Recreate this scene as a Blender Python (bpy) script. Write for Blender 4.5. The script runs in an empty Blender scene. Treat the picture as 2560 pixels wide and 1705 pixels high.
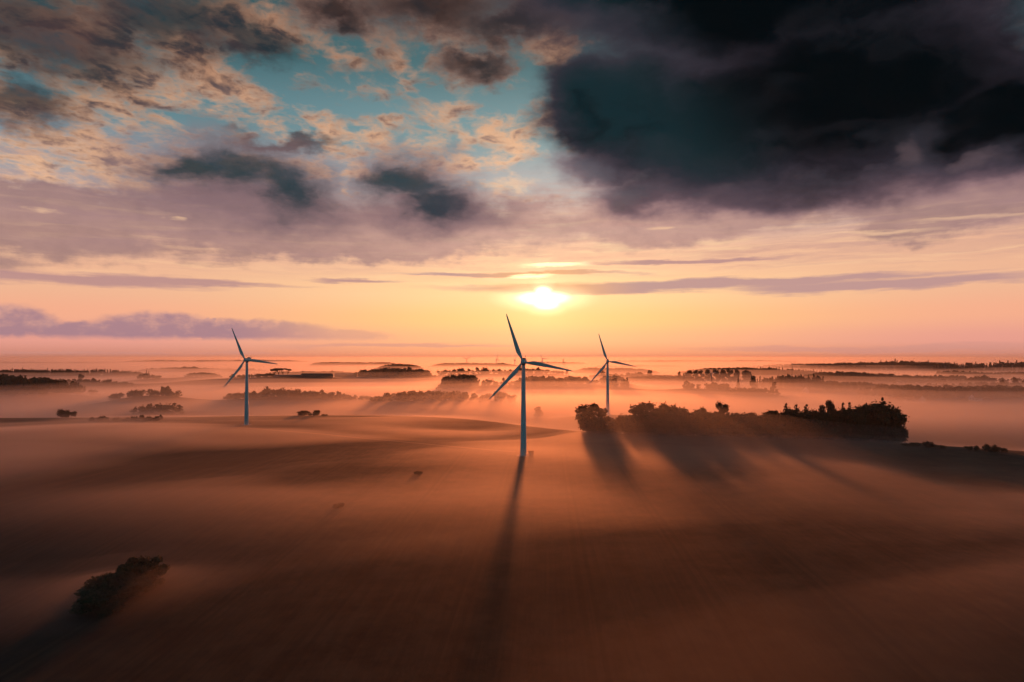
import bpy, math, random
import numpy as np
from mathutils import Vector, Matrix

# ------------------------------------------------------------------ camera geometry of the photograph
F, CX, CY, HY = 1707.0, 1280.0, 852.5, 889.0        # focal length, centre and horizon line, in photo pixels
CAM_Z = 47.0
PITCH = math.atan((HY - CY) / F)
SUN_EL, SUN_AZ = math.radians(5.05), math.radians(2.6)
SUN_DIR = Vector((math.sin(SUN_AZ) * math.cos(SUN_EL), math.cos(SUN_AZ) * math.cos(SUN_EL), math.sin(SUN_EL)))
rng = np.random.default_rng(7)
random.seed(7)

scene = bpy.context.scene
COL = scene.collection


def ray(px, py):
    a, b = (px - CX) / F, -(py - CY) / F
    return Vector((a, math.cos(PITCH) - b * math.sin(PITCH), math.sin(PITCH) + b * math.cos(PITCH)))


def azel(px, py):
    d = ray(px, py)
    return math.degrees(math.atan2(d.x, d.y)), math.degrees(math.atan2(d.z, math.hypot(d.x, d.y)))


def lin(r, g, b):
    f = lambda c: (c / 255 / 12.92) if c / 255 <= 0.04045 else ((c / 255 + 0.055) / 1.055) ** 2.4
    return (f(r), f(g), f(b))


# ------------------------------------------------------------------ node expressions
class E:
    """A socket that can be added, multiplied ... with python operators."""
    tree = None

    def __init__(self, s): self.s = s
    def __add__(self, o): return mth('ADD', self, o)
    __radd__ = __add__
    def __sub__(self, o): return mth('SUBTRACT', self, o)
    def __rsub__(self, o): return mth('SUBTRACT', o, self)
    def __mul__(self, o): return mth('MULTIPLY', self, o)
    __rmul__ = __mul__
    def __truediv__(self, o): return mth('DIVIDE', self, o)
    def __neg__(self): return mth('MULTIPLY', self, -1.0)


def put(sock, v):
    if isinstance(v, E):
        E.tree.links.new(v.s, sock)
    elif isinstance(v, (tuple, list)):
        sock.default_value = tuple(v) + ((1.0,) if len(v) == 3 and len(sock.default_value) == 4 else ())
    else:
        sock.default_value = v


def mth(op, *a, clamp=False):
    n = E.tree.nodes.new('ShaderNodeMath'); n.operation = op; n.use_clamp = clamp
    for i, v in enumerate(a): put(n.inputs[i], v)
    return E(n.outputs[0])


def ss(e0, e1, x):
    """smoothstep, either direction"""
    n = E.tree.nodes.new('ShaderNodeMapRange'); n.interpolation_type = 'SMOOTHSTEP'
    lo, hi, a, b = (e0, e1, 0.0, 1.0) if e0 < e1 else (e1, e0, 1.0, 0.0)
    put(n.inputs['Value'], x); n.inputs['From Min'].default_value = lo; n.inputs['From Max'].default_value = hi
    n.inputs['To Min'].default_value = a; n.inputs['To Max'].default_value = b
    return E(n.outputs[0])


def mix(f, a, b):
    n = E.tree.nodes.new('ShaderNodeMix'); n.data_type = 'RGBA'
    put(n.inputs[0], f); put(n.inputs[6], a); put(n.inputs[7], b)
    return E(n.outputs[2])


def addc(a, b, f=1.0):
    n = E.tree.nodes.new('ShaderNodeMix'); n.data_type = 'RGBA'; n.blend_type = 'ADD'
    put(n.inputs[0], f); put(n.inputs[6], a); put(n.inputs[7], b)
    return E(n.outputs[2])


def scalec(c, f):
    n = E.tree.nodes.new('ShaderNodeVectorMath'); n.operation = 'SCALE'
    put(n.inputs[0], c); put(n.inputs['Scale'], f)
    return E(n.outputs[0])


def vec(x, y, z=0.0):
    n = E.tree.nodes.new('ShaderNodeCombineXYZ')
    for i, v in enumerate((x, y, z)): put(n.inputs[i], v)
    return E(n.outputs[0])


def noise(v, scale, detail=4.0, rough=0.55, dist=0.0, color=False):
    n = E.tree.nodes.new('ShaderNodeTexNoise'); n.noise_dimensions = '3D'
    put(n.inputs['Vector'], v); n.inputs['Scale'].default_value = scale
    n.inputs['Detail'].default_value = detail; n.inputs['Roughness'].default_value = rough
    n.inputs['Distortion'].default_value = dist
    return E(n.outputs['Color' if color else 0])


def sep(v):
    n = E.tree.nodes.new('ShaderNodeSeparateXYZ'); put(n.inputs[0], v)
    return E(n.outputs[0]), E(n.outputs[1]), E(n.outputs[2])


def ramp(x, stops):
    n = E.tree.nodes.new('ShaderNodeValToRGB'); put(n.inputs[0], x)
    el = n.color_ramp.elements
    n.color_ramp.interpolation = 'EASE'
    while len(el) < len(stops): el.new(0.5)
    for e, (p, c) in zip(el, stops):
        e.position = p; e.color = tuple(c) + (1.0,)
    return E(n.outputs[0])


# ------------------------------------------------------------------ sky
def build_sky():
    w = bpy.data.worlds.new("World"); scene.world = w; w.use_nodes = True
    t = w.node_tree; t.nodes.clear(); E.tree = t
    tc = t.nodes.new('ShaderNodeTexCoord')
    dirn = E(tc.outputs['Generated'])
    dx, dy, dz = sep(dirn)
    az = mth('ARCTAN2', dx, dy) * 57.29578
    el = mth('ARCSINE', dz) * 57.29578
    # wisps: a small wandering of the lookup so that no cloud has a ruled edge
    wob = noise(vec(az * 0.09, el * 0.16), 1.6, 4.0, 0.55, color=True)
    w1, w2, _ = sep(wob)
    fine = noise(vec(az * 0.22, el * 0.38, 5.0), 2.2, 5.0, 0.62, color=True)
    f1, f2, f3 = sep(fine)
    wu = az + (w1 - 0.5) * 7.0 + (f1 - 0.5) * 3.2
    wv = el + (w2 - 0.5) * 4.2 + (f2 - 0.5) * 2.6
    su = az + (w1 - 0.5) * 7.0 + (f1 - 0.5) * 1.3
    sv = el + (w2 - 0.5) * 4.2 + (f2 - 0.5) * 1.0
    # a gentler wandering for the thin bars low in the sky
    bars = noise(vec(az * 0.05, el * 0.5, 9.0), 2.0, 4.0, 0.6, color=True)
    b1, b2, b3 = sep(bars)
    bv = el + (b1 - 0.5) * 1.5 + (f2 - 0.5) * 0.3

    def blob(px, py, rx, ry, u=wu, v=wv, tilt=0.0):
        """1 at the centre, 0 at the rim of an ellipse placed by its direction; negative outside"""
        a0, e0 = azel(px, py)
        a1, _ = azel(px + rx, py); am, _ = azel(px - rx, py)
        _, e1 = azel(px, py - ry); _, em = azel(px, py + ry)
        ra, re = (a1 - am) / 2, (e1 - em) / 2
        x = u - a0
        y = v - e0
        if tilt: y = y - x * tilt
        x = x / ra
        y = y / re
        return 1.0 - mth('SQRT', x * x + y * y)

    def union(*bs):
        r = bs[0]
        for b in bs[1:]: r = mth('SMOOTH_MAX', r, b, 0.18)
        return r

    # angle from the sun
    n = t.nodes.new('ShaderNodeVectorMath'); n.operation = 'DOT_PRODUCT'
    put(n.inputs[0], dirn); n.inputs[1].default_value = SUN_DIR
    cosg = E(n.outputs['Value'])
    gam = mth('ARCCOSINE', mth('MINIMUM', cosg, 0.9999999)) * 57.29578
    front = ss(82.0, 42.0, gam)

    # ---- clear air: a physical sky, graded warm towards the sun
    sk = t.nodes.new('ShaderNodeTexSky'); sk.sky_type = 'NISHITA'; sk.sun_disc = False
    sk.sun_elevation = SUN_EL; sk.sun_rotation = SUN_AZ; sk.air_density = 1.4; sk.dust_density = 3.0; sk.ozone_density = 2.0
    nish = scalec(E(sk.outputs[0]), 0.06)
    x = el / 40.0
    centre = ramp(x, [(0.0, lin(252, 164, 120)), (0.035, lin(255, 184, 136)), (0.075, lin(254, 196, 134)), (0.13, lin(252, 204, 154)),
                      (0.20, lin(238, 186, 156)), (0.27, lin(206, 172, 164)), (0.35, lin(158, 170, 178)), (0.46, lin(106, 148, 158)),
                      (0.60, lin(62, 112, 122)), (0.74, lin(32, 80, 90)), (1.0, lin(14, 40, 48))])
    side = ramp(x, [(0.0, lin(216, 144, 126)), (0.03, lin(236, 162, 146)), (0.075, lin(248, 176, 144)), (0.13, lin(242, 184, 150)),
                    (0.20, lin(236, 180, 150)), (0.27, lin(200, 168, 160)), (0.35, lin(140, 152, 162)), (0.46, lin(88, 128, 138)),
                    (0.60, lin(44, 92, 100)), (0.74, lin(24, 62, 70)), (1.0, lin(12, 34, 42))])
    warm = mix(ss(6.0, 34.0, gam), centre, side)
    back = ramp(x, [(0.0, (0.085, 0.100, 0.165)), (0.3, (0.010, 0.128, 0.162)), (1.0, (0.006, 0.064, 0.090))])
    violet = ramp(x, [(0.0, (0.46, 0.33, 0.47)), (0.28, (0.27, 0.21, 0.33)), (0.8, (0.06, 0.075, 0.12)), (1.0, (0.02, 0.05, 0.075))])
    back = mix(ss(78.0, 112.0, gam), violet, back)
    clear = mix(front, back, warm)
    clear = addc(scalec(clear, 0.95), nish, 0.15)

    # ---- high broken cloud lit from below, seen on a plane overhead
    inv = mth('MAXIMUM', dz, 0.02) + 0.10
    pu, pv = dx / inv, dy / inv
    pl = vec(pu, pv, 0.0)
    big = noise(pl, 1.3, 3.0, 0.5)
    puff = noise(vec(pu + w1 * 0.16, pv * 0.8 + w2 * 0.2, 3.0), 7.4, 6.0, 0.58, 0.1)
    grain = noise(vec(pu, pv * 0.85, 11.0), 24.0, 4.0, 0.6)
    puff = puff + (grain - 0.5) * 0.30
    # the same cloud looked up a little nearer the sun: its side facing the light is where it thins that way
    puff_s = noise(vec(pu + w1 * 0.16 + 0.004, (pv + 0.055) * 0.8 + w2 * 0.2, 3.0), 7.4, 4.0, 0.58, 0.1)
    relief = mth('MULTIPLY', puff - puff_s, 2.6)
    reg = union(blob(330, 240, 560, 240), blob(150, 350, 360, 110), blob(900, 130, 520, 190), blob(1150, 300, 420, 90),
                blob(800, 370, 560, 80), blob(1330, 130, 150, 60))
    sparse = union(blob(820, 215, 260, 70), blob(1230, 200, 190, 90), blob(560, 330, 300, 60))     # windows of open sky
    cov = ss(-0.25, 0.35, reg) * 0.21 - 0.06 + (big - 0.5) * 0.55 - ss(-0.2, 0.5, sparse) * 0.16
    alto = ss(0.47, 0.76, puff + cov) * 0.96
    thick = ss(0.58, 0.92, puff + cov + (big - 0.5) * 0.4)
    dusk = ss(12.0, 25.0, el + (w2 - 0.5) * 6.0 - (az + 4.0) * 0.10)
    lit = mix(dusk, lin(248, 196, 154), lin(196, 144, 112))
    shade = mix(dusk, lin(160, 130, 124), lin(70, 56, 58))
    gold = mix(ss(0.0, 1.05, thick * 0.34 + dusk * 0.30 + relief * 0.95 + (f3 - 0.5) * 0.35), lit, shade)
    sky = mix(alto * ss(8.0, 12.5, el) * front, clear, gold)
    # darker bellies over the upper left and the brown mass at the top
    belly = union(blob(100, 90, 400, 150), blob(400, 50, 320, 110), blob(60, 250, 150, 70), blob(250, 190, 90, 40), blob(640, 120, 140, 50), blob(700, 350, 160, 24))
    sky = mix(ss(-0.35, 0.75, belly + (puff - 0.5) * 0.75 + (w1 - 0.5) * 0.6) * 0.86, sky, mix(ss(0.35, 0.65, w2), lin(26, 48, 56), lin(70, 56, 58)))
    brown = union(blob(1080, 20, 330, 110), blob(1300, 60, 240, 90), blob(860, 40, 150, 60), blob(1190, 150, 130, 60))
    sky = mix(ss(-0.2, 0.6, brown + (puff - 0.5) * 0.7) * 0.93, sky, mix(ss(0.1, 0.9, brown), lin(112, 88, 82), lin(46, 36, 38)))

    # ---- mauve deck across the middle
    deck = union(blob(120, 540, 620, 120), blob(640, 560, 520, 100), blob(1150, 560, 420, 75), blob(1700, 545, 460, 80), blob(2350, 500, 420, 90), blob(850, 600, 620, 60),
                 blob(0, 470, 420, 60))
    dk = ss(-0.12, 0.42, deck + (b2 - 0.5) * 0.9 + (f3 - 0.5) * 0.25)
    deckc = mix(ss(26.0, 6.0, mth('ABSOLUTE', az - 4.0)), lin(132, 106, 112), lin(184, 145, 140))
    deckc = mix(ss(9.0, 15.0, el + (f1 - 0.5) * 2.0), mix(0.35, deckc, lin(220, 170, 150)), deckc)
    deckc = mix(ss(12.0, 15.5, el + (w2 - 0.5) * 3.0) * ss(4.0, -12.0, az), deckc, lin(112, 94, 102))
    deckc = mix(ss(0.35, 0.75, f3) * 0.28, deckc, lin(110, 88, 98))
    sky = mix(dk * 0.9, sky, deckc)
    # bright rents in the deck
    rent = union(blob(95, 528, 60, 8, wu, bv), blob(425, 544, 30, 6, wu, bv), blob(1290, 472, 60, 20), blob(1660, 570, 50, 8, wu, bv), blob(2430, 548, 220, 7, az, bv), blob(2200, 582, 200, 6, az, bv), blob(1540, 622, 90, 12, wu, bv))
    sky = mix(ss(-0.1, 0.9, rent + (f3 - 0.5) * 0.4) * 0.6, sky, lin(255, 208, 164))

    veil = noise(vec(az * 0.03 + 4.0, bv * 0.30, 6.0), 2.6, 4.0, 0.6)
    sky = mix(ss(0.42, 0.70, veil) * ss(6.5, 9.5, el) * ss(17.0, 13.0, el) * front * 0.55, sky, mix(ss(5.0, 24.0, gam), lin(206, 156, 142), lin(168, 132, 134)))
    # ---- long thin bars and streaks
    st = noise(vec(az * 0.035, bv * 0.85, 2.0), 3.2, 5.0, 0.6)
    streak = ss(0.42, 0.74, st) * ss(5.5, 8.0, el) * ss(15.0, 11.0, el)
    keep = 1.0 - dk * 0.75
    sky = mix(streak * 0.55 * front * keep, sky, mix(ss(4.0, 30.0, gam), lin(214, 160, 142), lin(190, 148, 142)))
    st2 = noise(vec(az * 0.05, bv * 0.75, 7.0), 3.0, 3.0, 0.52)
    sky = mix(ss(0.46, 0.78, st2) * ss(4.0, 7.0, el) * ss(14.0, 10.0, el) * front * 0.5 * keep, sky, mix(ss(3.0, 20.0, gam), lin(255, 232, 176), lin(255, 206, 160)))

    # ---- the sun behind the bars: aureole, then the bars, then the disc under them
    sky = addc(sky, scalec((1.0, 0.70, 0.34), mth('EXPONENT', gam * -0.20) * 0.13 + mth('EXPONENT', gam * -0.7) * 0.42))
    bar = union(blob(1660, 716, 640, 17, az, bv), blob(1900, 704, 560, 10, az, bv), blob(2200, 712, 480, 16, az, bv), blob(1300, 686, 360, 6, az, bv))
    sky = mix(ss(-0.15, 0.55, bar + (b3 - 0.5) * 0.7) * 0.88, sky, mix(ss(1.0, 9.0, gam), lin(244, 180, 128), lin(186, 146, 146)))
    bar2 = union(blob(140, 694, 520, 21, az, bv), blob(430, 704, 420, 10, az, bv), blob(890, 699, 130, 7, az, bv), blob(1750, 651, 300, 6, az, bv))
    sky = mix(ss(-0.15, 0.6, bar2 + (b3 - 0.5) * 0.6) * 0.78, sky, lin(176, 134, 138))
    disc = union(blob(1358, 745, 62, 17, az, el), blob(1358, 731, 22, 15, az, el), blob(1366, 757, 32, 16, az, el))
    sky = addc(sky, scalec((1.0, 0.82, 0.50), ss(-1.5, 0.5, disc + (f2 - 0.5) * 0.3) * 0.55 + ss(-0.3, 0.6, disc + (f2 - 0.5) * 0.3) * 1.8))
    sliver = union(blob(1330, 692, 80, 7, az, bv), blob(1390, 660, 120, 9, az, bv))
    sky = addc(sky, scalec((1.0, 0.78, 0.40), ss(0.0, 0.8, sliver + (f3 - 0.5) * 0.6) * 0.8))

    # ---- heaped cloud low on the left, thin bank on the right horizon
    heap_n = noise(vec(az * 0.5, el * 0.8, 1.0), 1.5, 5.0, 0.6, color=True)
    h1, h2, _h = sep(heap_n)
    hu, hv = az + (h1 - 0.5) * 1.6, el + (h2 - 0.5) * 1.5
    heap = union(blob(20, 804, 150, 50, hu, hv), blob(250, 834, 230, 34, hu, hv), blob(400, 816, 170, 42, hu, hv), blob(620, 830, 270, 36, hu, hv),
                 blob(780, 840, 230, 22, hu, hv), blob(520, 800, 26, 8, hu, hv))
    hm = ss(-0.05, 0.32, heap + (h2 - 0.5) * 0.7) * ss(1.05, 1.55, el + (h1 - 0.5) * 0.4)
    sky = mix(hm * mix_f(ss(-13.0, -23.0, az), 0.30, 0.90), sky, mix(ss(0.25, 0.85, ss(1.4, 3.6, el) * 0.5 + (h2 - 0.5) * 1.4 + (f3 - 0.5) * 0.8 + 0.2), lin(164, 128, 140), lin(212, 158, 146)))
    low = union(blob(2150, 872, 620, 12, az, bv), blob(300, 886, 700, 9, az, bv), blob(1000, 866, 420, 10, az, bv))
    sky = mix(ss(0.0, 0.7, low) * 0.5, sky, lin(206, 148, 138))

    # ---- dark clouds hanging nearer
    small = union(*[blob(*b, su, sv) for b in ((600, 425, 240, 84), (720, 470, 150, 80), (490, 416, 130, 56), (1020, 445, 130, 72), (1085, 505, 110, 66))])
    sd = small + (f3 - 0.5) * 0.16
    skirt = union(blob(640, 500, 330, 75, su, sv), blob(1090, 525, 240, 62, su, sv)) + (f3 - 0.5) * 0.3
    sky = mix(ss(-0.4, 0.8, skirt) * 0.7, sky, lin(122, 98, 106))
    bil0 = noise(vec(az * 0.16 + w1, el * 0.26 + w2, 8.0), 1.6, 5.0, 0.6)
    sa = sd - 0.08 + (bil0 - 0.5) * 1.1 + (f1 - 0.5) * 0.3
    sky = mix(ss(-0.80, 0.62, sa) * 0.95, sky, mix(ss(-0.20, 0.85, sa + (f3 - 0.5) * 0.3), lin(132, 106, 110), mix(ss(3.0, -12.0, az), lin(62, 58, 70), lin(32, 56, 64))))
    dark = union(blob(1560, 260, 230, 150, su, sv), blob(1780, 300, 330, 190, su, sv), blob(2100, 230, 560, 270, su, sv), blob(2050, -60, 820, 260, su, sv), blob(1560, -60, 330, 130, su, sv), blob(2500, 300, 300, 140, su, sv))
    mauve = union(blob(1640, 480, 170, 56, su, sv), blob(1950, 480, 420, 66, su, sv), blob(1500, 420, 140, 60, su, sv), blob(2440, 400, 330, 90, su, sv))
    mv = mauve + (f3 - 0.5) * 0.16
    sky = mix(ss(-0.3, 0.42, mv) * 0.86, sky, mix(ss(0.0, 0.7, mv), lin(128, 100, 108), lin(74, 62, 76)))
    bil = noise(vec(az * 0.07 + w1, el * 0.13 + w2, 4.0), 1.7, 5.0, 0.58)
    dd = dark + (f3 - 0.5) * 0.12
    hole = ss(0.0, 0.8, union(blob(2265, 385, 60, 40, su, sv), blob(2420, 415, 70, 22, su, sv)) + (f1 - 0.5) * 0.5)
    dm = ss(-0.24, 0.26, dd)
    body = mix(ss(0.02, 0.55, dd), lin(58, 52, 62), mix(ss(10.0, 22.0, az + (el - 19.0) * 0.8), lin(20, 42, 48), lin(2, 9, 13)))
    body = mix(ss(0.46, 0.72, bil) * 0.34 * ss(1.0, 0.2, dd), body, lin(58, 58, 66))
    body = mix(ss(0.50, 0.28, bil) * 0.55, body, lin(4, 11, 15))
    sky = mix(dm, sky, body)
    sky = mix(hole * 0.22, sky, lin(132, 108, 112))
    # below the horizon: dim haze
    sky = mix(ss(0.0, -3.0, el), sky, mix(front, (0.02, 0.03, 0.04), lin(120, 70, 50)))
    # the sky overhead and behind carries on as dim teal air with ragged cloud
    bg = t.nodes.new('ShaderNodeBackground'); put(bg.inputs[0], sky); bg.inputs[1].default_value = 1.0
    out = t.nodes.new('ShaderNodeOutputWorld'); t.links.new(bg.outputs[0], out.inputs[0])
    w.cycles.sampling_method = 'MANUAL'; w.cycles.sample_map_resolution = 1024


def mix_f(f, a, b):
    n = E.tree.nodes.new('ShaderNodeMix'); n.data_type = 'FLOAT'
    put(n.inputs[0], f); put(n.inputs[2], a); put(n.inputs[3], b)
    return E(n.outputs[0])


build_sky()

# ------------------------------------------------------------------ camera, sun, render settings
cam = bpy.data.cameras.new("camera"); cam.sensor_width = 36.0; cam.lens = 36.0 * F / 2560.0
cam.clip_start = 0.5; cam.clip_end = 80000.0
camo = bpy.data.objects.new("camera", cam); COL.objects.link(camo)
camo.location = (0, 0, CAM_Z); camo.rotation_euler = (math.pi / 2 + PITCH, 0, 0)
scene.camera = camo
sun = bpy.data.lights.new("sun", 'SUN'); sun.energy = 2.5; sun.angle = math.radians(2.0); sun.color = (1.0, 0.215, 0.055)
suno = bpy.data.objects.new("sun", sun); COL.objects.link(suno)
suno.rotation_euler = SUN_DIR.to_track_quat('Z', 'Y').to_euler()
scene.render.engine = 'CYCLES'
scene.cycles.use_denoising = True
scene.cycles.use_adaptive_sampling = True; scene.cycles.adaptive_threshold = 0.025
scene.cycles.max_bounces = 4; scene.cycles.diffuse_bounces = 2; scene.cycles.glossy_bounces = 2; scene.cycles.volume_bounces = 1
scene.view_settings.view_transform = 'Standard'; scene.view_settings.look = 'None'
scene.view_settings.exposure = 0.0; scene.view_settings.gamma = 1.0

# ------------------------------------------------------------------ helpers for objects
def mesh_from(name, verts, faces, mat=None, smooth=False):
    me = bpy.data.meshes.new(name)
    if isinstance(verts, np.ndarray): verts = verts.tolist()
    if isinstance(faces, np.ndarray): faces = faces.tolist()
    me.from_pydata(verts, [], faces)
    if smooth: me.polygons.foreach_set('use_smooth', [True] * len(me.polygons))
    if mat: me.materials.append(mat)
    me.update()
    return me


def obj(name, me, parent=None, loc=(0, 0, 0)):
    o = bpy.data.objects.new(name, me); COL.objects.link(o)
    o.location = loc
    if parent: o.parent = parent
    return o


def tag(o, label, cat=None, group=None, kind=None):
    o['label'] = label
    if cat: o['category'] = cat
    if group: o['group'] = group
    if kind: o['kind'] = kind
    return o


def new_mat(name):
    m = bpy.data.materials.new(name); m.use_nodes = True
    t = m.node_tree; E.tree = t
    return m, t, t.nodes['Principled BSDF']


def plain(name, col, rough=0.8, var=0.25, scale=0.6, metallic=0.0, spec=0.3):
    m, t, b = new_mat(name)
    tc = t.nodes.new('ShaderNodeTexCoord')
    n = noise(E(tc.outputs['Object']), scale, 5.0, 0.6)
    c = mix(n, tuple(x * (1 - var) for x in col), tuple(min(1, x * (1 + var)) for x in col))
    put(b.inputs['Base Color'], c)
    b.inputs['Roughness'].default_value = rough; b.inputs['Metallic'].default_value = metallic
    b.inputs['Specular IOR Level'].default_value = spec
    return m


def foliage_mat(name, col):
    m, t, b = new_mat(name)
    g = t.nodes.new('ShaderNodeNewGeometry')
    tc = t.nodes.new('ShaderNodeTexCoord')
    n = noise(E(tc.outputs['Object']), 0.5, 3.0, 0.6)
    r = E(g.outputs['Random Per Island'])
    k = n * 0.8 + r * 0.6
    c = mix(mth('MULTIPLY', k, 0.8, clamp=True), tuple(x * 0.6 for x in col), tuple(x * 1.5 for x in col))
    put(b.inputs['Base Color'], c)
    b.inputs['Roughness'].default_value = 0.75; b.inputs['Specular IOR Level'].default_value = 0.15
    return m


def volume_mat(name, density, g, color=(1, 1, 1)):
    m = bpy.data.materials.new(name); m.use_nodes = True
    t = m.node_tree; t.nodes.clear()
    v = t.nodes.new('ShaderNodeVolumePrincipled')
    v.inputs['Color'].default_value = tuple(color) + (1,)
    v.inputs['Density'].default_value = density; v.inputs['Anisotropy'].default_value = g
    o = t.nodes.new('ShaderNodeOutputMaterial'); t.links.new(v.outputs[0], o.inputs['Volume'])
    return m


# ------------------------------------------------------------------ lie of the land
_PERM = rng.random((64, 64))


def vnoise(x, y, seed=0):
    """smooth value noise 0..1 on the plane"""
    x = np.asarray(x, float) + seed * 17.31; y = np.asarray(y, float) + seed * 9.77
    xi = np.floor(x).astype(int); yi = np.floor(y).astype(int)
    fx, fy = x - xi, y - yi
    fx = fx * fx * fx * (fx * (fx * 6 - 15) + 10); fy = fy * fy * fy * (fy * (fy * 6 - 15) + 10)
    g = lambda a, b: _PERM[a % 64, b % 64]
    return (g(xi, yi) * (1 - fx) + g(xi + 1, yi) * fx) * (1 - fy) + (g(xi, yi + 1) * (1 - fx) + g(xi + 1, yi + 1) * fx) * fy


def sstep(a, b, x):
    t = np.clip((np.asarray(x, float) - a) / (b - a), 0, 1)
    return t * t * (3 - 2 * t)


# brow of the near field: beyond it the ground falls into the misty valley
BROW_X = [-900, -600, -260, -120, -40, 30, 70, 130, 200, 245, 300, 600, 1000]
BROW_Y = [470, 490, 520, 532, 512, 420, 398, 388, 366, 330, 300, 250, 220]


def brow(x):
    x = np.asarray(x, float)
    s = 0
    for d in (-30, -15, 0, 15, 30): s = s + np.interp(x + d, BROW_X, BROW_Y)
    return s / 5


def base_h(x, y):
    x = np.asarray(x, float); y = np.asarray(y, float)
    b = brow(x)
    h = -8.5 * sstep(0, 95, y - b)
    far = sstep(60, 400, y - b)
    h = h + far * (vnoise(x / 420, y / 300, 1) - 0.5) * 9 + far * (vnoise(x / 150, y / 110, 2) - 0.5) * 2.5
    h = h + sstep(5000, 14000, y) * (vnoise(x / 2600, y / 2000, 3) - 0.5) * 16
    near = 1 - sstep(-60, 60, y - b)
    h = h + near * ((vnoise(x / 120, y / 80, 4) - 0.5) * 1.6 + (vnoise(x / 40, y / 30, 5) - 0.5) * 0.35)
    # the field dips left of the centre turbine and towards the lower left corner
    h = h + near * (-2.2 * np.exp(-((x + 20) / 70) ** 2 - ((y - 420) / 45) ** 2))
    h = h + near * (-6.0 * sstep(-20, -110, x) * sstep(230, 120, y))
    return h


def zt(ytop, D):
    return CAM_Z - (ytop - HY) / F * D


# woods, hedges and single trees: photo columns, top line, distance, height
def DS(D): return D * 0.85 if 800 < D < 2700 else D


CTRL = [(5.7, 322, 0.0, 40), (-180, 464, 0.0, 50), (78.5, 561, -1.3, 50)]


def ground_at(px0, px1, y0, y1, D, h):
    """remember that the ground under this wood lies at its top line less its height"""
    w = (px1 - px0) / F * D
    n = max(1, int(round(w / 110)))
    for i in range(n):
        f = (i + 0.5) / n
        px = px0 + (px1 - px0) * f
        CTRL.append(((px - CX) / F * D, D, zt(y0 + (y1 - y0) * f, D) - h, max(45, min(w / n * 0.75, 130))))


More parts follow.
